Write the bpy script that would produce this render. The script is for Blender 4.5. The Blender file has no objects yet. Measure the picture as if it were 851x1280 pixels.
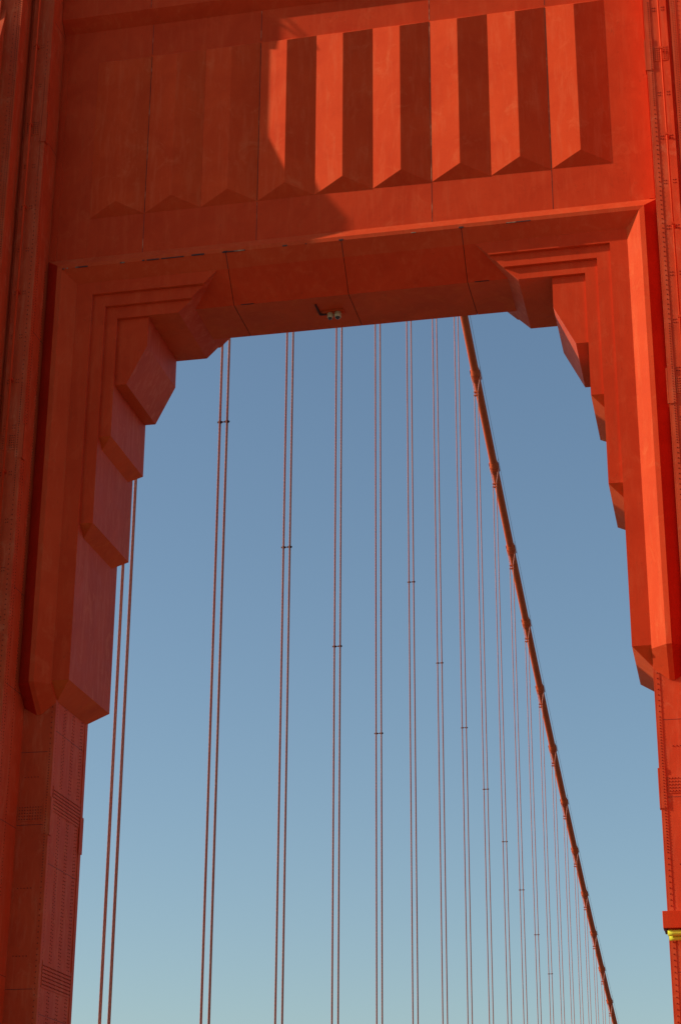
import bpy, math, random
from mathutils import Vector, Matrix
random.seed(7)
scn = bpy.context.scene
col = scn.collection
XM, ZC = 13.015, 1.7            # bridge centre line -> x = 0 ; deck level -> z = 0

# ------------------------------------------------------------------ materials
def new_mat(name):
    m = bpy.data.materials.new(name); m.use_nodes = True
    nt = m.node_tree; b = nt.nodes['Principled BSDF']
    return m, nt, b

def paint(name, base, dark, pale, rough=0.5, pale_amt=0.5, streak=True, spec=0.4, scale=1.0, grime=0.5):
    m, nt, b = new_mat(name)
    N = nt.nodes; L = nt.links
    geo = N.new('ShaderNodeNewGeometry')
    def noise(sc, detail, mapscale, rgh=0.6, dist=0.0):
        mp = N.new('ShaderNodeMapping'); mp.inputs['Scale'].default_value = mapscale
        L.new(geo.outputs['Position'], mp.inputs['Vector'])
        n = N.new('ShaderNodeTexNoise'); n.inputs['Scale'].default_value = sc
        n.inputs['Detail'].default_value = detail; n.inputs['Roughness'].default_value = rgh
        n.inputs['Distortion'].default_value = dist
        L.new(mp.outputs['Vector'], n.inputs['Vector']); return n
    def ramp(src, a, bb):
        r = N.new('ShaderNodeMapRange'); r.inputs['From Min'].default_value = a; r.inputs['From Max'].default_value = bb
        L.new(src, r.inputs['Value']); return r
    def mix(fac, c1, c2, f=1.0):
        mx = N.new('ShaderNodeMix'); mx.data_type = 'RGBA'
        if f != 1.0:
            mu = N.new('ShaderNodeMath'); mu.operation = 'MULTIPLY'; mu.inputs[1].default_value = f
            L.new(fac, mu.inputs[0]); fac = mu.outputs[0]
        L.new(fac, mx.inputs['Factor'])
        for c, s in ((c1, 'A'), (c2, 'B')):
            if isinstance(c, tuple): mx.inputs[s].default_value = (*c, 1)
            else: L.new(c, mx.inputs[s])
        return mx.outputs['Result']
    # vertical streaks of sun-bleached and re-touched paint
    n1 = noise(0.55*scale, 5, (1, 1, 1), 0.62, 0.6)
    n2 = noise(2.6*scale, 4, (1.5, 1.5, 0.22), 0.65)
    n3 = noise(7.0*scale, 6, (1, 1, 0.7), 0.7)
    n4 = noise(1.1*scale, 6, (1, 1, 0.8), 0.7, 1.2)
    n5 = noise(9.0*scale, 3, (1, 1, 0.05), 0.6)
    c = mix(ramp(n1.outputs['Fac'], 0.35, 0.68).outputs[0], dark, base)
    c = mix(ramp(n2.outputs['Fac'], 0.5, 0.75).outputs[0], c, pale, pale_amt*0.8)
    c = mix(ramp(n4.outputs['Fac'], 0.56, 0.72).outputs[0], c, pale, pale_amt)
    c = mix(ramp(n3.outputs['Fac'], 0.60, 0.78).outputs[0], c, (dark[0]*0.62, dark[1]*0.9, dark[2]*1.1), grime)
    if streak:
        c = mix(ramp(n5.outputs['Fac'], 0.62, 0.80).outputs[0], c, (dark[0]*0.7, dark[1]*0.95, dark[2]*1.1), grime*0.5)
    L.new(c, b.inputs['Base Color'])
    rr = N.new('ShaderNodeMapRange'); rr.inputs['To Min'].default_value = rough-0.1; rr.inputs['To Max'].default_value = rough+0.16
    L.new(n4.outputs['Fac'], rr.inputs['Value']); L.new(rr.outputs[0], b.inputs['Roughness'])
    b.inputs['Specular IOR Level'].default_value = spec
    bp = N.new('ShaderNodeBump'); bp.inputs['Strength'].default_value = 0.32; bp.inputs['Distance'].default_value = 0.02
    nb = noise(1.6, 4, (1, 1, 0.6), 0.5)
    L.new(nb.outputs['Fac'], bp.inputs['Height']); L.new(bp.outputs[0], b.inputs['Normal'])
    return m

ORANGE = paint('orange_steel_paint', (0.68, 0.053, 0.013), (0.59, 0.041, 0.010), (0.72, 0.095, 0.030), 0.7, 0.45, True, 0.05, 1.0, 0.65)
RIDGEP = paint('orange_ridge_paint', (0.72, 0.062, 0.013), (0.64, 0.048, 0.010), (0.76, 0.125, 0.042), 0.7, 0.5, True, 0.06, 1.0, 0.45)
CHALKY = paint('chalky_inner_paint', (0.58, 0.066, 0.022), (0.50, 0.048, 0.014), (0.66, 0.15, 0.07), 0.6, 0.7, True, 0.14, 1.0, 0.5)
RIDGEU = paint('ridge_underside_shade', (0.64, 0.052, 0.011), (0.56, 0.040, 0.009), (0.68, 0.10, 0.03), 0.7, 0.4, False, 0.05, 1.0, 0.5)  # darker orange stands in for the shade under the ridges
SOFFIT = paint('soffit_paint', (0.68, 0.084, 0.014), (0.56, 0.064, 0.011), (0.70, 0.14, 0.03), 0.6, 0.45, False, 0.12, 0.9, 0.8)
FRAMEP = paint('frame_paint', (0.66, 0.068, 0.018), (0.60, 0.054, 0.014), (0.70, 0.12, 0.04), 0.7, 0.5, True, 0.05, 1.0, 0.55)  # slightly yellower orange than the panel paint
DEEPRED = paint('deep_red_shade', (0.50, 0.022, 0.006), (0.40, 0.015, 0.004), (0.56, 0.04, 0.012), 0.7, 0.3, True, 0.05, 1.0, 0.7)  # shade of the frame's outer side chamfers, put into the colour
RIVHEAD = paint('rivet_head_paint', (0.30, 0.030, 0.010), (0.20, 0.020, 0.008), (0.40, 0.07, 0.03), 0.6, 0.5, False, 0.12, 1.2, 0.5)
RIVETP = paint('riveted_plate_paint', (0.65, 0.072, 0.018), (0.56, 0.052, 0.013), (0.70, 0.16, 0.065), 0.6, 0.55, True, 0.12, 1.2, 0.7)
ROPEP = paint('rope_paint', (0.84, 0.28, 0.20), (0.76, 0.20, 0.135), (0.86, 0.40, 0.29), 0.6, 0.5, False, 0.2, 1.0, 0.3)
CABLEP = paint('main_cable_paint', (0.62, 0.095, 0.030), (0.54, 0.075, 0.024), (0.66, 0.16, 0.07), 0.75, 0.4, False, 0.1, 1.0, 0.5)
def plain(name, c, rough=0.6, spec=0.4, noise_amt=0.25, sc=6):
    m, nt, b = new_mat(name); N = nt.nodes; L = nt.links
    n = N.new('ShaderNodeTexNoise'); n.inputs['Scale'].default_value = sc; n.inputs['Detail'].default_value = 5
    geo = N.new('ShaderNodeNewGeometry'); L.new(geo.outputs['Position'], n.inputs['Vector'])
    mx = N.new('ShaderNodeMix'); mx.data_type = 'RGBA'
    mx.inputs['A'].default_value = (*[v*(1-noise_amt) for v in c], 1); mx.inputs['B'].default_value = (*[min(1, v*(1+noise_amt)) for v in c], 1)
    L.new(n.outputs['Fac'], mx.inputs['Factor']); L.new(mx.outputs['Result'], b.inputs['Base Color'])
    b.inputs['Roughness'].default_value = rough; b.inputs['Specular IOR Level'].default_value = spec
    return m
# joint filler: dark gap with crumbling pale caulk here and there
def joint_mat():
    m, nt, b = new_mat('joint_filler'); N = nt.nodes; L = nt.links
    n = N.new('ShaderNodeTexNoise'); n.inputs['Scale'].default_value = 1.7; n.inputs['Detail'].default_value = 6
    geo = N.new('ShaderNodeNewGeometry'); L.new(geo.outputs['Position'], n.inputs['Vector'])
    r = N.new('ShaderNodeValToRGB'); L.new(n.outputs['Fac'], r.inputs['Fac'])
    e = r.color_ramp.elements; e[0].position = 0.55; e[0].color = (0.07, 0.012, 0.006, 1); e[1].position = 0.66; e[1].color = (0.42, 0.22, 0.12, 1)
    L.new(r.outputs['Color'], b.inputs['Base Color']); b.inputs['Roughness'].default_value = 0.8
    return m
JOINT = joint_mat()
SEAM = plain('shallow_seam', (0.20, 0.022, 0.010), 0.8)
DARKJ = plain('rusty_joint', (0.06, 0.012, 0.008), 0.8)
YELLOW = plain('yellow_wrap', (0.72, 0.66, 0.05), 0.85, 0.1, 0.3, 4)
CREAM = plain('cream_housing', (0.50, 0.42, 0.24), 0.4)
GLASS = plain('dark_lens', (0.02, 0.02, 0.018), 0.12, 0.6)
def rope_twist(m):
    nt = m.node_tree; N = nt.nodes; L = nt.links; b = N['Principled BSDF']
    src = b.inputs['Base Color'].links[0].from_socket
    geo = N.new('ShaderNodeNewGeometry'); mp = N.new('ShaderNodeMapping'); mp.inputs['Scale'].default_value = (3, 3, 1)
    L.new(geo.outputs['Position'], mp.inputs['Vector'])
    w = N.new('ShaderNodeTexWave'); w.bands_direction = 'DIAGONAL'; w.inputs['Scale'].default_value = 2.6; w.inputs['Distortion'].default_value = 0.4
    L.new(mp.outputs[0], w.inputs['Vector'])
    mx = N.new('ShaderNodeMix'); mx.data_type = 'RGBA'; mx.blend_type = 'MULTIPLY'; mx.inputs['Factor'].default_value = 1
    r = N.new('ShaderNodeMapRange'); r.inputs['To Min'].default_value = 0.66; r.inputs['To Max'].default_value = 1.0
    L.new(w.outputs['Fac'], r.inputs['Value']); L.new(src, mx.inputs['A']); L.new(r.outputs[0], mx.inputs['B']); L.new(mx.outputs['Result'], b.inputs['Base Color'])
rope_twist(ROPEP)
WIRE = plain('grey_wire', (0.10, 0.09, 0.10), 0.5)
ASPH = plain('asphalt', (0.11, 0.105, 0.10), 0.85)
CONC = plain('concrete', (0.30, 0.28, 0.25), 0.85)
WHITE = plain('lane_paint', (0.7, 0.7, 0.66), 0.7)
def water_mat():
    m, nt, b = new_mat('bay_water'); N = nt.nodes; L = nt.links
    b.inputs['Base Color'].default_value = (0.09, 0.13, 0.13, 1); b.inputs['Roughness'].default_value = 0.18
    n = N.new('ShaderNodeTexNoise'); n.inputs['Scale'].default_value = 0.15; n.inputs['Detail'].default_value = 6
    geo = N.new('ShaderNodeNewGeometry'); L.new(geo.outputs['Position'], n.inputs['Vector'])
    bp = N.new('ShaderNodeBump'); bp.inputs['Distance'].default_value = 1.0; bp.inputs['Strength'].default_value = 0.6
    L.new(n.outputs['Fac'], bp.inputs['Height']); L.new(bp.outputs[0], b.inputs['Normal'])
    return m
WATER = water_mat()

# ------------------------------------------------------------------ mesh helper
class MB:
    def __init__(s, origin=(0, 0, 0)):
        s.v = []; s.f = []; s.mi = []; s.mats = []; s.o = Vector(origin); s.smooth = []
    def m(s, mat):
        if mat not in s.mats: s.mats.append(mat)
        return s.mats.index(mat)
    def add(s, vs, fs, mat, smooth=False):
        b = len(s.v); s.v += [Vector(p) for p in vs]; k = s.m(mat)
        for f in fs: s.f.append([b+i for i in f]); s.mi.append(k); s.smooth.append(smooth)
    def box(s, x0, x1, y0, y1, z0, z1, mat):
        x0, x1 = min(x0, x1), max(x0, x1)
        vs = [(x, y, z) for z in (z0, z1) for y in (y0, y1) for x in (x0, x1)]
        s.add(vs, [(0, 2, 3, 1), (4, 5, 7, 6), (0, 1, 5, 4), (2, 6, 7, 3), (0, 4, 6, 2), (1, 3, 7, 5)], mat)
    def loft(s, A, B, mat, caps=True, smooth=False):
        n = len(A); fs = [(i, (i+1) % n, n+(i+1) % n, n+i) for i in range(n)]
        if caps: fs += [tuple(range(n))[::-1], tuple(range(n, 2*n))]
        s.add(list(A)+list(B), fs, mat, smooth)
    def rings(s, R, mat, caps=True, smooth=False, strip=None):
        n = len(R[0]); vs = [p for r in R for p in r]; fs = []
        for k in range(len(R)-1):
            fs += [(k*n+i, k*n+(i+1) % n, (k+1)*n+(i+1) % n, (k+1)*n+i) for i in range(n)]
        if caps: fs += [tuple(range(n))[::-1], tuple(range((len(R)-1)*n, len(R)*n))]
        b0 = len(s.f); s.add(vs, fs, mat, smooth)
        for (k, i), m2 in (strip or {}).items(): s.mi[b0+k*n+i] = s.m(m2)
    def tube(s, P, r, mat, seg=10, smooth=True):
        P = [Vector(p) for p in P]; R = []
        rr = r if isinstance(r, (list, tuple)) else [r]*len(P)
        for i, p in enumerate(P):
            d = (P[min(i+1, len(P)-1)]-P[max(i-1, 0)]).normalized()
            a = d.cross(Vector((1, 0, 0)) if abs(d.x) < 0.9 else Vector((0, 1, 0))).normalized(); b = d.cross(a)
            R.append([p+(a*math.cos(t)+b*math.sin(t))*rr[i] for t in [2*math.pi*k/seg for k in range(seg)]])
        s.rings(R, mat, True, smooth)
    def dome(s, p, n, r, mat, seg=6):          # a rivet head
        p = Vector(p); n = Vector(n).normalized()
        a = n.cross(Vector((0, 0, 1)) if abs(n.z) < 0.9 else Vector((1, 0, 0))).normalized(); b = n.cross(a)
        vs = []
        for h, q in ((-0.1, 1.0), (0.75, 0.8)):
            vs += [p+n*(r*h)+(a*math.cos(t)+b*math.sin(t))*r*q for t in [2*math.pi*k/seg for k in range(seg)]]
        vs.append(p+n*r*1.1)
        fs = [(i, (i+1) % seg, seg+(i+1) % seg, seg+i) for i in range(seg)]+[(seg+i, seg+(i+1) % seg, 2*seg) for i in range(seg)]
        s.add(vs, fs, mat)
    def build(s, name, parent=None, bevel=0.0, label=None, origin=None):
        me = bpy.data.meshes.new(name)
        o = Vector(s.o if origin is None else origin)
        me.from_pydata([tuple(p-o) for p in s.v], [], s.f)
        for m in s.mats: me.materials.append(m)
        for i, pl in enumerate(me.polygons):
            pl.material_index = s.mi[i]; pl.use_smooth = s.smooth[i]
        me.update()
        import bmesh
        bm = bmesh.new(); bm.from_mesh(me); bmesh.ops.recalc_face_normals(bm, faces=bm.faces); bm.to_mesh(me); bm.free()
        ob = bpy.data.objects.new(name, me); col.objects.link(ob)
        if parent is not None:
            ob.parent = parent; ob.location = o-world_loc(parent)
        else: ob.location = o
        if bevel:
            bv = ob.modifiers.new('edge', 'BEVEL'); bv.width = bevel; bv.segments = 2; bv.limit_method = 'ANGLE'; bv.angle_limit = math.radians(25)
            bv.harden_normals = False
        if label: ob['label'] = label
        return ob
def world_loc(o):
    l = Vector(o.location)
    while o.parent is not None: o = o.parent; l = l+Vector(o.location)
    return l
def empty(name, loc, label, cat, group=None):
    o = bpy.data.objects.new(name, None); col.objects.link(o); o.location = loc; o.empty_display_size = 0.5
    o['label'] = label; o['category'] = cat
    if group: o['group'] = group
    return o
def Z(z): return z+ZC            # survey heights are measured from the eye, 1.7 m above the deck

# ------------------------------------------------------------------ the tower
YC = 63.2
tower = empty('bridge_tower', (0, YC, 0), 'orange riveted steel bridge tower with stepped art deco portal and ridged panel above the opening', 'tower')

# --- legs
ZT = 152.0
def leg(s):
    name_l = 'left leg, in shade' if s < 0 else 'right leg, sunlit'
    body = MB((s*13.7, YC, 0))
    def bx(d0, d1, y0, y1, z0, z1, mat=ORANGE, mb=None): (mb or body).box(s*d0, s*d1, y0, y1, z0, z1, mat)
    bx(10.525, 16.90, 61.516, 64.885, -8, ZT, RIVETP)
    bx(11.690, 12.50, 59.418, 66.98, -8, ZT, RIVETP)
    bx(12.50, 14.93, 59.60, 66.80, -8, ZT, RIVETP)
    bx(14.93, 15.74, 59.418, 66.98, -8, ZT, RIVETP)
    bx(12.455, 12.501, 59.40, 59.47, -8, ZT, RIVETP)
    bx(12.665, 14.76, 58.468, 67.95, -8, ZT, RIVETP)
    # outermost rib with its steep tapered cap
    A = [(57.65, -8), (57.65, Z(43.98)), (58.455, Z(47.0)), (67.945, Z(47.0)), (68.75, Z(43.98)), (68.75, -8)]
    body.loft([(s*13.285, y, z) for y, z in A], [(s*14.145, y, z) for y, z in A], RIVETP)
    bx(13.485, 13.945, 58.270, 68.13, -8, ZT, RIVETP)  # slim rib running above the cap, added to shade the leg's front
    # thin horizontal plate joints
    for z in (13.28, 18.0, 21.6, 31.8, 40.2, 45.8, 8.2, 4.0):
        bx(10.522, 10.8, 61.72, 64.70, Z(z)-0.010, Z(z)+0.010, SEAM)
        bx(11.688, 11.9, 59.65, 61.5, Z(z)+1.21, Z(z)+1.23, SEAM)
    for z in (14.6, 17.2, 9.0):
        bx(10.72, 11.68, 61.513, 61.7, Z(z)-0.010, Z(z)+0.010, SEAM)
    SIZE = 0.023
    def row(mb, x, y, n, z0, z1, step, r=SIZE, skip=None):
        z = z0
        while z < z1:
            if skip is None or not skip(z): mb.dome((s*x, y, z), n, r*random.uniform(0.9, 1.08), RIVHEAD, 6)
            z += step*random.uniform(0.97, 1.03)
    F = (0, -1, 0)
    # rivets of the flat plates
    for z in [Z(38.26)-1.86*k for k in range(-4, 12)]:
        for dd in (11.99, 12.07, 12.32, 12.40):
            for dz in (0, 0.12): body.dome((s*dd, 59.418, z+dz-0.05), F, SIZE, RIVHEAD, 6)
    for z in (Z(12.4), Z(16.3), Z(10.1)):
        for i in range(5): body.dome((s*(11.0+0.12*i), 61.516, z), F, SIZE, RIVHEAD, 6)
    if s < 0:
        for yy in (61.74, 62.45, 62.60, 63.35, 63.50, 64.25, 64.40): row(body, 10.524, yy, (1, 0, 0), Z(8.0), Z(19.5), 0.125, 0.021)
        for yy in (59.62, 59.76, 60.5): row(body, 11.689, yy, (1, 0, 0), Z(12), Z(36), 0.125, 0.019)
    body_o = body.build('leg', tower, 0.0, 'riveted cellular steel '+name_l)
    # corner angles: inner column A, then columns B and C, with their rivet rows
    covers = [(c-0.67, c+0.67) for c in (Z(1.4), Z(14.9), Z(28.35), Z(41.86))]
    top = Z(52)
    def varied(mb, x, y, n, z0, z1):
        z = z0
        while z < z1:
            near = min(abs(z-(a+b)/2) for a, b in covers)
            if near > 0.68: mb.dome((s*x, y, z), n, SIZE*1.05, RIVHEAD, 6)
            z += 0.098 if near < 2.3 else 0.19
    def angle(d, y, w, t):
        mb = MB((s*d, y, Z(20)))
        mb.box(s*d, s*(d+w), y, y+t+0.04, -6, top, RIVETP)              # flange on the front
        mb.box(s*(d-0.012), s*(d+0.02), y-0.002, y+w, -6, top, RIVETP)  # flange on the side
        return mb
    a1 = angle(10.51, 61.50, 0.19, 0.018); varied(a1, 10.51+0.115, 61.50, F, Z(5), Z(19.3)); a1.build('corner_angle', body_o)
    a1 = angle(11.675, 59.40, 0.225, 0.02); varied(a1, 11.675+0.155, 59.40, F, Z(17), Z(46))
    if s < 0: row(a1, 11.663, 59.50, (1, 0, 0), Z(17), Z(44), 0.11, 0.017)
    a1.build('corner_angle', body_o)
    a1 = angle(12.650, 58.45, 0.20, 0.02)
    for dd in (12.65+0.06, 12.65+0.14): row(a1, dd, 58.45, F, Z(26), Z(48), 0.105)
    row(a1, 12.93, 58.47, F, Z(26), Z(48), 0.21)
    a1.build('corner_angle', body_o)
    a1 = MB((s*10.5, 64.8, Z(20)))
    a1.box(s*10.498, s*10.53, 64.66, 64.90, -6, top, RIVETP); a1.box(s*10.50, s*10.70, 64.88, 64.915, -6, top, RIVETP)
    a1.build('corner_angle', body_o)
    for k, (a, b) in enumerate(covers):
        c = (a+b)/2
        cp = MB((s*11.65, 59.4, c))
        cp.box(s*11.610, s*11.905, 59.372, 59.397, a, b, RIVETP); cp.box(s*11.610, s*11.652, 59.368, 59.66, a, b, RIVETP)
        row(cp, 11.83, 59.372, F, a+0.04, b-0.02, 0.098); cp.build('cover_plate', body_o)
        sp = MB((s*12.2, 59.4, c))
        sp.box(s*11.93, s*12.45, 59.396, 59.4175, c-0.30, c+0.32, RIVETP)
        for dd in (11.98, 12.06, 12.14, 12.30, 12.40):
            for j in range(6): sp.dome((s*dd, 59.396, c-0.22+0.095*j), F, SIZE, RIVHEAD, 6)
        sp.build('splice_plate', body_o)
        if k < 2:
            cp = MB((s*10.6, 61.5, c))
            cp.box(s*10.455, s*10.70, 61.474, 61.497, a, b, RIVETP); cp.box(s*10.455, s*10.495, 61.470, 61.75, a, b, RIVETP)
            row(cp, 10.625, 61.474, F, a+0.04, b-0.02, 0.098); cp.build('cover_plate', body_o)
            cp = MB((s*10.5, 64.8, c))
            cp.box(s*10.47, s*10.497, 64.62, 64.93, a, b, RIVETP); cp.box(s*10.47, s*10.7, 64.917, 64.96, a, b, RIVETP)
            cp.build('cover_plate', body_o)
            sp = MB((s*11.2, 61.5, c))
            sp.box(s*10.76, s*11.66, 61.496, 61.5155, c-0.17, c+0.42, RIVETP)
            for i in range(9):
                for j in range(5): sp.dome((s*(10.81+0.098*i), 61.496, c-0.10+0.105*j), F, SIZE*1.1, RIVHEAD, 6)
            sp.build('splice_plate', body_o)
    if s < 0:
        for z0, z1 in ((15.25, 15.95), (9.2, 9.9)):
            face = MB((s*10.5, 63.2, Z((z0+z1)/2)))
            face.box(s*10.502, s*10.523, 61.80, 64.62, Z(z0)-0.1, Z(z1)+0.08, RIVETP)
            zz = Z(z0)
            while zz < Z(z1):
                yy = 61.86
                while yy < 64.6:
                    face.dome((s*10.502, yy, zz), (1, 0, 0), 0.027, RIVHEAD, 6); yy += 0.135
                zz += 0.125
            face.build('splice_plate', body_o)
    # inspection pipe on stand-offs
    pp = MB((s*12.22, 59.2, Z(30)))
    pp.tube([(s*12.215, 59.20, Z(20)), (s*12.215, 59.20, Z(60))], 0.036, ORANGE, 10)
    pp.build('inspection_pipe', body_o)
    for z in [Z(38.26)-3.70*k for k in range(-3, 6)]:
        pb = MB((s*12.22, 59.3, z))
        pb.box(s*12.19, s*12.24, 59.16, 59.425, z-0.03, z+0.03, ORANGE)
        pb.box(s*12.16, s*12.27, 59.15, 59.25, z-0.045, z+0.045, ORANGE)
        pb.box(s*12.16, s*12.28, 59.402, 59.43, z-0.08, z+0.08, ORANGE)
        pb.build('pipe_bracket', body_o)
    return body_o
legL = leg(-1); legR = leg(1)
# unseen arm and stays on the left leg, added to shadow the panel
dv = MB((-12.4, 58.3, Z(50.5)))
T_, M_, PYs = 4.296, 2.2, 60.80
def cast(xs, zs, y):      # point at depth y whose shadow falls on the panel at survey position (xs, zs)
    return (xs+XM-T_*(PYs-y), y, Z(zs+M_*(PYs-y)))
dv.tube([cast(-16.1, 45.25, 58.42), cast(-15.45, 45.2, 58.40)], 0.05, ORANGE, 8)
p_ = cast(-15.50, 45.2, 58.40)
dv.tube([(p_[0], p_[1], p_[2]-0.22), (p_[0], p_[1], p_[2]+0.28)], [0.12, 0.15], CREAM, 12)
dv.tube([cast(-16.3, 47.1, 58.3), cast(-14.94, 45.75, 58.3)], 0.03, WIRE, 6)
dv.tube([cast(-15.7, 47.05, 58.3), cast(-13.99, 44.87, 58.3)], 0.03, WIRE, 6)
dv.tube([cast(-14.94, 45.75, 58.3), cast(-13.99, 44.87, 58.3)], 0.016, WIRE, 6)
dv.build('shadow_arm', legL)

# --- strut panel above the opening
PY = 60.80
pan = MB((0, PY, Z(42)))
pan.box(-11.685, 11.685, PY, 65.6, Z(36.585), Z(47.16), ORANGE)
pitch = 2.2555
seams = [-4, -1.5-0.0, 1.5, 4]
bx_ = [(-4.5+k)*pitch for k in range(10)]                 # ridge base lines
for k in (1, 3, 6, 8):                                    # vertical joints with old caulk
    x = bx_[k]
    pan.box(x-0.008, x+0.008, PY-0.004, PY+0.05, Z(36.60), Z(38.28), JOINT)
    pan.box(x-0.008, x+0.008, PY-0.004, PY+0.05, Z(45.70), Z(47.14), JOINT)
for sx in (-1, 1):                                        # cover strips where the panel meets the leg
    pan.box(sx*11.40, sx*11.60, PY-0.02, PY+0.02, Z(36.62), Z(47.14), ORANGE)
panel = pan.build('strut_panel', tower)
for k in range(9):
    x0, x1 = bx_[k], bx_[k+1]; xr = (x0+x1)/2
    r = MB((xr, PY, Z(42)))
    g = 0.004
    zb, zt = Z(38.32), Z(45.62)
    yr = PY-0.268
    vs = [(x0+g, PY-0.002, zb), (xr, yr, zb+0.54), (x1-g, PY-0.002, zb), (x0+g, PY-0.002, zt), (xr, yr, zt-0.22), (x1-g, PY-0.002, zt), (xr, PY+0.1, zb), (xr, PY+0.1, zt)]
    r.add(vs[:6], [(0, 1, 4, 3), (1, 2, 5, 4), (3, 4, 5), (0, 3, 5, 2)], RIDGEP)
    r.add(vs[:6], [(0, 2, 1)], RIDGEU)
    if k in (1, 3, 6, 8) or k+1 in (1, 3, 6, 8):
        xx = x0 if k in (1, 3, 6, 8) else x1
        sg = 1 if xx == x0 else -1
        if sg > 0: r.box(xx-0.008, xx+0.008, PY-0.016, PY+0.01, zb+0.02, zt-0.05, JOINT)
    r.build('panel_ridge', panel, 0.012)
cn = MB((0, 60.5, Z(48)))
prof = [(PY-0.001, Z(47.15)), (60.36, Z(47.60)), (60.36, Z(50.2)), (PY-0.2, Z(50.6)), (65.5, Z(50.6)), (65.5, Z(47.15))]
cn.loft([(-11.68, y, z) for y, z in prof], [(11.68, y, z) for y, z in prof], ORANGE)
for k in (1, 3, 6, 8): cn.box(bx_[k]-0.013, bx_[k]+0.013, 60.354, 60.4, Z(47.66), Z(50.2), JOINT)
cn.build('cornice', panel, 0.015)

# --- moulded frame round the opening (mitred sweep), hipped lower ends
#      (side offset, frame top height, y)
PR = [(11.69, 36.60, 61.50), (11.69, 36.60, 60.80), (11.20, 36.20, 60.50), (11.02, 36.05, 60.52), (10.515, 35.57, 60.95), (10.515, 35.57, 61.50)]
def low(d, y, z=19.5): return Z(z)
fr = MB((0, 61, Z(30)))
R = []
R.append([(-d, 61.502, Z(19.5)-(61.5-y)*0.96) for d, zt, y in PR])
R.append([(-d, y, Z(19.5)) for d, zt, y in PR])
R.append([(-d, y, Z(zt)) for d, zt, y in PR])
R.append([(d, y, Z(zt)) for d, zt, y in PR])
R.append([(d, y, Z(19.5)) for d, zt, y in PR])
R.append([(d, 61.502, Z(19.5)-(61.5-y)*0.96) for d, zt, y in PR])
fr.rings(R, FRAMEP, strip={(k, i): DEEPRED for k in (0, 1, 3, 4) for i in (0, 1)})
x = -11.0
while x < 11.0:
    L_ = random.choice([0.05, 0.1, 0.18, 0.5, 0.9]); g_ = random.choice([0.08, 0.3, 0.7, 1.3])
    if x < -4 or random.random() < 0.25:
        fr.box(x, min(x+L_, 11.0), 60.502, 60.522, Z(36.035), Z(36.035+random.uniform(0.03, 0.07)), JOINT)
    x += L_+g_
for c in (-4.49, -0.02, 4.51): fr.box(c-0.09, c+0.07, 60.500, 60.52, Z(36.03), Z(36.10), DARKJ)
frame = fr.build('portal_frame', tower, 0.014)

# --- lintel: trapezoid section with sloping faces and flat soffit
lt = MB((0, 63.2, Z(35)))
sec = [(60.952, 35.57), (61.91, 34.50), (64.49, 34.50), (65.45, 35.57), (65.45, 36.4), (60.952+0.55, 36.4)]
def lint(x0, x1):
    A = [(x0, y, Z(z)) for y, z in sec]; B = [(x1, y, Z(z)) for y, z in sec]
    n = len(A); vs = A+B
    fs = [(i, (i+1) % n, n+(i+1) % n, n+i) for i in range(n)]
    lt.add(vs, [fs[0]], ORANGE); lt.add(vs, [fs[1]], SOFFIT); lt.add(vs, fs[2:], ORANGE)
    lt.add(vs, [tuple(range(n))[::-1], tuple(range(n, 2*n))], DARKJ)
cuts = [-9.0, -4.49, -0.02, 4.51, 9.0]
for a, b in zip(cuts[:-1], cuts[1:]): lint(a+0.011, b-0.011)
lt.loft([(-9, 61.05, Z(35.75)), (-9, 61.95, Z(34.56)), (-9, 64.45, Z(34.56)), (-9, 65.3, Z(35.75))], [(9, 61.05, Z(35.75)), (9, 61.95, Z(34.56)), (9, 64.45, Z(34.56)), (9, 65.3, Z(35.75))], DARKJ)
# continuation of the joints over the sloping strip of the frame
for c in cuts[1:-1]:
    lt.loft([(c-0.011, 60.517, Z(36.045)), (c-0.011, 60.948, Z(35.566)), (c-0.011, 61.0, Z(35.6)), (c-0.011, 60.58, Z(36.08))],
            [(c+0.011, 60.517, Z(36.045)), (c+0.011, 60.948, Z(35.566)), (c+0.011, 61.0, Z(35.6)), (c+0.011, 60.58, Z(36.08))], DARKJ)
for x, w in ((-13.78+XM-3.2, 0.25), (-13.78+XM+5.9, 0.18), (4.9, 0.12)):   # rust blooms on the crease
    lt.tube([(x-w, 61.90, Z(34.50)), (x+w, 61.90, Z(34.497))], 0.018, DARKJ, 6)
lintel = lt.build('lintel', tower)

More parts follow.
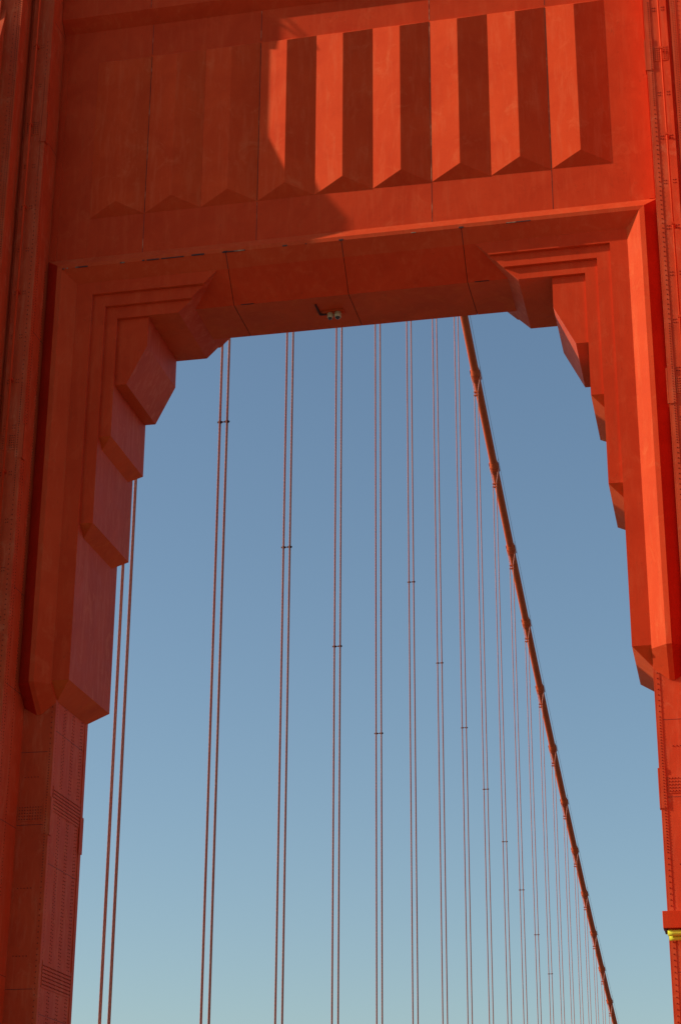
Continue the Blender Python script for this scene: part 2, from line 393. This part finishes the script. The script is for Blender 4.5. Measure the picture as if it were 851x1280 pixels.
# --- stepped haunches: four nested corbels on each side
def corbel(s, name, poly, y0, hips, mats):
    """poly: (d, z) outline front; hips: indices whose edge is a hipped bottom end"""
    pass
def haunch(s):
    root = MB((s*8.5, 63.2, Z(34)))
    def SY(y): return 2*YC-y
    def solid(mb, poly, y0, drop=None, side_mat=CHALKY):
        # poly listed (d,z); drop = dict index -> (z_low, y_in): vertex recessed and lowered between front and back (hip)
        y1 = SY(y0)
        if not drop:
            n = len(poly); F = [(s*d, y0, Z(z)) for d, z in poly]; B = [(s*d, y1, Z(z)) for d, z in poly]
            vs = F+B
            fr_f = [tuple(range(n)), tuple(range(n, 2*n))[::-1]]
            mb.add(vs, fr_f, ORANGE)
            for i in range(n):
                j = (i+1) % n
                dx, dz = poly[j][0]-poly[i][0], poly[j][1]-poly[i][1]
                mt = SOFFIT if abs(dz) < 0.01*abs(dx)+0.001 else CHALKY
                mb.add(vs, [(i, j, n+j, n+i)], mt)
    def bottom_hip(mb, din, dout, z, y0, zl, hy, mat):
        y1 = SY(y0)
        a = (s*din, y0, Z(z)); b = (s*dout, y0, Z(z)); c = (s*dout, hy, Z(zl)); d = (s*dout, SY(hy), Z(zl)); e = (s*din, y1, Z(z)); f = (s*dout, y1, Z(z))
        mb.add([a, b, c, d, e, f], [(0, 2, 3, 4), (0, 1, 2), (4, 3, 5)], mat)
    # layer 1
    m1 = MB((s*8.5, 61, Z(35)))
    # open shell: front, back, soffit, inner side, sloping end
    def shell(mb, fpoly, y0, strips):
        y1 = SY(y0); n = len(fpoly)
        F = [(s*d, y0, Z(z)) for d, z in fpoly]; B = [(s*d, y1, Z(z)) for d, z in fpoly]; vs = F+B
        mb.add(vs, [tuple(range(n)), tuple(range(n, 2*n))[::-1]], ORANGE)
        for i, mat in strips:
            j = (i+1) % n; mb.add(vs, [(i, j, n+j, n+i)], mat)
    P1 = [(10.515, 35.57), (4.93, 35.57), (5.45, 35.06), (9.87, 35.06), (9.87, 19.63), (10.515, 19.63)]
    shell(m1, P1, 60.95, [(1, CHALKY), (2, SOFFIT), (3, CHALKY), (0, ORANGE), (5, ORANGE)])
    bottom_hip(m1, 9.87, 10.515, 19.63, 60.95, 19.05, 61.62, SOFFIT)
    h = m1.build('haunch', tower, 0.0)
    def nb(i): return MB((s*8.5, 61, Z(35)))
    m2 = nb(2)
    P2 = [(10.3, 35.3), (5.206, 35.3), (5.965, 34.555), (9.37, 34.555), (9.37, 25.62), (9.90, 25.62), (10.3, 25.62)]
    shell(m2, P2, 61.08, [(1, CHALKY), (2, SOFFIT), (3, CHALKY), (0, ORANGE), (6, ORANGE)])
    bottom_hip(m2, 9.37, 9.90, 25.62, 61.08, 25.19, 61.60, SOFFIT)
    m2.build('corbel', h)
    m3 = nb(3)
    P3 = [(10.1, 34.9), (5.61, 34.9), (6.475, 34.05), (8.91, 34.05), (8.91, 29.12), (9.40, 29.12), (10.1, 29.12)]
    shell(m3, P3, 61.21, [(1, CHALKY), (2, SOFFIT), (3, CHALKY), (0, ORANGE), (6, ORANGE)])
    bottom_hip(m3, 8.91, 9.40, 29.12, 61.21, 28.72, 61.66, SOFFIT)
    m3.build('corbel', h)
    m4 = nb(4)
    P4 = [(9.3, 34.3), (7.70, 34.3), (7.70, 32.82), (8.455, 31.28), (9.3, 31.28)]
    shell(m4, P4, 61.34, [(1, CHALKY), (2, CHALKY), (3, SOFFIT), (4, ORANGE), (0, ORANGE)])
    m4.build('corbel', h)
    return h
haunch(-1); haunch(1)

# ------------------------------------------------------------------ things fixed to the tower
cam_t = empty('security_camera', (-0.76, 63.35, Z(34.5)), 'pair of cream round camera domes on a bracket under the portal lintel', 'security camera')
cb = MB((-0.76, 63.35, Z(34.5)))
cb.box(-1.28, -0.46, 62.95, 63.35, Z(34.44), Z(34.498), SOFFIT)
cb.box(-1.44, -1.38, 62.4, 63.2, Z(34.42), Z(34.498), DARKJ)
cb.box(-1.40, -1.10, 63.12, 63.20, Z(34.40), Z(34.45), DARKJ)
cb.box(-1.12, -0.50, 63.06, 63.24, Z(34.38), Z(34.445), SOFFIT)
cb.build('bracket', cam_t)
for x, r in ((-0.99, 0.112), (-0.69, 0.135)):
    hb = MB((x, 63.12, Z(34.35)))
    hb.tube([(x, 63.13, Z(34.44)), (x, 63.12, Z(34.40)), (x, 63.08, Z(34.24)), (x, 63.075, Z(34.20))], [r*0.75, r, r*0.98, r*0.8], CREAM, 18)
    ho = hb.build('camera_housing', cam_t)
    lb = MB((x, 63.07, Z(34.2)))
    lb.tube([(x, 63.075, Z(34.215)), (x, 63.07, Z(34.16)), (x, 63.068, Z(34.12))], [r*0.74, r*0.62, r*0.25], GLASS, 16)
    lb.build('lens', ho)

clamp = empty('steel_collar', (10.6, 61.1, Z(10.4)), 'plain orange steel box above yellow wrapped padding on the right leg', 'bracket')
c1 = MB((10.6, 61.1, Z(10.4)))
c1.box(10.36, 12.3, 60.95, 61.497, Z(10.29), Z(10.83), ORANGE)
c1.build('collar_box', clamp, 0.012)
for (y, z, r, x0) in ((61.10, 10.16, 0.10, 10.49), (61.30, 10.03, 0.085, 10.52)):
    w_ = MB((10.6, y, Z(z)))
    P = [(x0+0.18*i, y, Z(z)+random.uniform(-0.008, 0.008)) for i in range(10)]
    w_.tube(P, [r*random.uniform(0.92, 1.06) for _ in P], YELLOW, 12)
    for i in (3, 6, 9): w_.tube([(x0+0.18*i-0.02, y, Z(z)), (x0+0.18*i+0.02, y, Z(z))], r*1.08, YELLOW, 12)
    w_.build('yellow_padding', clamp)
c2 = MB((10.6, 61.4, Z(10.2)))
c2.box(10.40, 10.50, 61.02, 61.6, Z(10.20), Z(10.288), DARKJ)
c2.build('mounting_shoe', clamp)

# ------------------------------------------------------------------ main cable and hangers
XC = -26.729+XM
D0, YT, ZTOP, PSP = 77.824, 71.495, 150.58, 15.24
def zc(Y):
    s_ = max(Y-YT, 0.0); return Z(ZTOP-143.3+143.3*((640-s_)/640)**2)
cable = empty('main_cable', (XC, YC, zc(YC)), 'thick round orange main suspension cable with clamp bands sweeping down behind the portal', 'cable')
mc = MB((XC, YC, zc(YC)))
Ys = [63.5, 71.5]+[71.5+6*i for i in range(1, 62)]
mc.tube([(XC, y, zc(y)) for y in Ys], 0.462, CABLEP, 28)
mc.build('cable_strand', cable)
for sx in (-1, 1):
    hr = MB((XC, YC, zc(YC)))
    hr.tube([(XC+sx*0.50, y, zc(y)+1.18) for y in Ys], 0.020, WIRE, 6)
    hr.build('hand_rope', cable)
def frame_at(Y):
    t = (Vector((0, Y+0.5, zc(Y+0.5)))-Vector((0, Y-0.5, zc(Y-0.5)))).normalized()
    return t
for n in range(0, 22):
    Y = D0+PSP*n; t = frame_at(Y); c = Vector((XC, Y, zc(Y)))
    bd = MB(c)
    prof_ = [(-0.98, 0.470), (-0.95, 0.505), (-0.40, 0.515), (-0.36, 0.545), (-0.18, 0.55), (-0.15, 0.52), (0.15, 0.52), (0.18, 0.55), (0.36, 0.545), (0.40, 0.515), (0.95, 0.505), (0.98, 0.470)]
    bd.tube([c+t*a for a, _ in prof_], [r for _, r in prof_], CABLEP, 24)
    # bolted flange along the sides
    up = Vector((0, -t.z, t.y))
    for sx in (-1, 1):
        A = [c+Vector((sx*0.53, 0, 0))+t*a+up*b for a, b in ((-0.8, -0.05), (0.8, -0.05), (0.8, 0.05), (-0.8, 0.05))]
        B = [p+Vector((sx*0.08, 0, 0)) for p in A]
        bd.loft(A, B, CABLEP)
    # hand-rope posts
    for sx in (-1, 1):
        bd.tube([c+Vector((sx*0.42, 0, 0.35)), c+Vector((sx*0.50, 0, 1.2))], 0.025, WIRE, 6)
    bd.build('cable_band', cable)

ORD = ['first', 'second', 'third', 'fourth', 'fifth', 'sixth', 'seventh', 'eighth', 'ninth', 'tenth', 'eleventh', 'twelfth', 'thirteenth', 'fourteenth', 'fifteenth', 'sixteenth', 'seventeenth', 'eighteenth', 'nineteenth', 'twentieth']
spacer = {1: 44.54, 2: 42.75, 3: 41.05, 4: 38.89, 5: 56.68, 6: 53.97, 7: 51.83, 8: 49.14, 9: 46.66, 10: 43.98, 11: 41.09, 12: 38.36}
for n in range(0, 20):
    Y = D0+PSP*n; zt = zc(Y)
    if n == 0: lab = 'nearest pair of orange hanger ropes, leftmost, rising beside the riveted left leg'
    elif n == 19: lab = 'farthest short pair of hanger ropes, last on the right below the thick cable'
    elif n <= 7: lab = '%s pair of thin orange hanger ropes from the left, top hidden behind the portal' % ORD[n]
    else: lab = '%s pair of thin orange hanger ropes from the left, hanging from the visible cable' % ORD[n]
    h = empty('hanger_rope', (XC, Y, 0.5), lab, 'hanger rope', 'vertical hanger ropes below the main cable')
    for sx in (-1, 1):
        for sy in (-1, 1):
            if n == 0: pass
            rp = MB((XC, Y, 0.5))
            x1 = XC+sx*0.205; y1 = Y+sy*0.10
            pts = [(XC+sx*0.30, y1, zt+0.44), (XC+sx*0.565, y1, zt+0.1), (XC+sx*0.56, y1, zt-0.15), (XC+sx*0.40, y1, zt-0.9), (x1, y1, zt-2.2), (x1, y1, 0.5)]
            rp.tube(pts, 0.039, ROPEP, 8)
            rp.build('rope', h)
    cl = MB((XC, Y, zt-2.2))
    cl.box(XC-0.27, XC+0.27, Y-0.15, Y+0.15, zt-2.35, zt-2.2, CABLEP)
    cl.box(XC-0.28, XC+0.28, Y-0.14, Y+0.14, zt-2.75, zt-2.62, CABLEP)
    cl.build('rope_collar', h)
    if n in spacer:
        z = Z(spacer[n]); sc_ = MB((XC, Y, z))
        for sx in (-1, 1):
            sc_.tube([(XC+sx*0.205, Y, z-0.05), (XC+sx*0.205, Y, z+0.05)], 0.115, DARKJ, 10)
            sc_.box(XC+sx*0.205-0.15*sx, XC+sx*(0.205+0.14), Y-0.04, Y+0.04, z-0.035, z+0.035, DARKJ)
        sc_.tube([(XC-0.1, Y, z), (XC+0.1, Y, z)], 0.035, ROPEP, 8)
        sc_.build('spacer_clamp', h)

# ------------------------------------------------------------------ deck and water below (out of the picture, they throw light up)
def struct(name, mb):
    o = mb.build(name); o['kind'] = 'structure'; return o
w_ = MB(); w_.add([(-6000, -3000, -67), (6000, -3000, -67), (6000, 9000, -67), (-6000, 9000, -67)], [(0, 1, 2, 3)], WATER); struct('water', w_)
rd = MB(); rd.box(-9.45, 9.45, -200, 700, -0.9, -0.15, ASPH)
for x in (-6.2, -3.1, 0.0, 3.1, 6.2):
    y = -60
    while y < 300: rd.add([(x-0.06, y, -0.146), (x+0.06, y, -0.146), (x+0.06, y+3, -0.146), (x-0.06, y+3, -0.146)], [(0, 1, 2, 3)], WHITE); y += 9
struct('road', rd)
for sx in (-1, 1):
    pv = MB(); pv.box(sx*9.452, sx*10.45, -200, 700, -0.5, 0.0, CONC); pv.box(sx*10.452, sx*17.2, -200, 56, -0.5, -0.005, CONC)
    pv.box(sx*10.452, sx*17.2, 75, 700, -0.5, -0.005, CONC)
    struct('pavement', pv)

# ------------------------------------------------------------------ light
sdir = Vector((-4.296, -1.0, 2.2)).normalized()       # towards the sun
el = math.asin(sdir.z)
W = bpy.data.worlds.new('World'); scn.world = W; W.use_nodes = True
nt = W.node_tree; bg = nt.nodes['Background']
sky = nt.nodes.new('ShaderNodeTexSky'); sky.sky_type = 'NISHITA'; sky.sun_disc = False
sky.sun_elevation = el; sky.sun_rotation = math.atan2(sdir.x, sdir.y)
sky.altitude = 0; sky.air_density = 1.15; sky.dust_density = 0.9; sky.ozone_density = 2.5
tint = nt.nodes.new('ShaderNodeMix'); tint.data_type = 'RGBA'; tint.blend_type = 'MULTIPLY'; tint.inputs['Factor'].default_value = 1
tint.inputs['B'].default_value = (0.96, 0.99, 0.95, 1)
nt.links.new(sky.outputs['Color'], tint.inputs['A']); nt.links.new(tint.outputs['Result'], bg.inputs['Color']); bg.inputs['Strength'].default_value = 0.105
sl = bpy.data.lights.new('sun', 'SUN'); sl.energy = 3.7; sl.angle = math.radians(0.53); sl.color = (1.0, 0.93, 0.74)
so = bpy.data.objects.new('sun', sl); col.objects.link(so); so.rotation_euler = sdir.to_track_quat('Z', 'Y').to_euler(); so.location = (-60, -20, 120)

# ------------------------------------------------------------------ camera
cd = bpy.data.cameras.new('camera'); cam = bpy.data.objects.new('camera', cd); col.objects.link(cam)
r = Vector((0.978089062187389, 0.20812610186085811, 0.005031118523501478)); u = Vector((0.07356841639392621, -0.3681401846751407, 0.926855162653067)); f = Vector((-0.19475490889495878, 0.906176765400414, 0.3753853957065449))
M = Matrix((r, u, -f)).transposed().to_4x4(); M.translation = Vector((XM, 0, ZC)); cam.matrix_world = M
cd.sensor_fit = 'HORIZONTAL'; cd.sensor_width = 36; cd.lens = 2370.41/851*36; cd.clip_start = 0.5; cd.clip_end = 20000
scn.camera = cam
scn.render.resolution_x = 680; scn.render.resolution_y = 1024
vs = scn.view_settings; vs.view_transform = 'Standard'; vs.look = 'None'; vs.gamma = 1; vs.exposure = 0.3
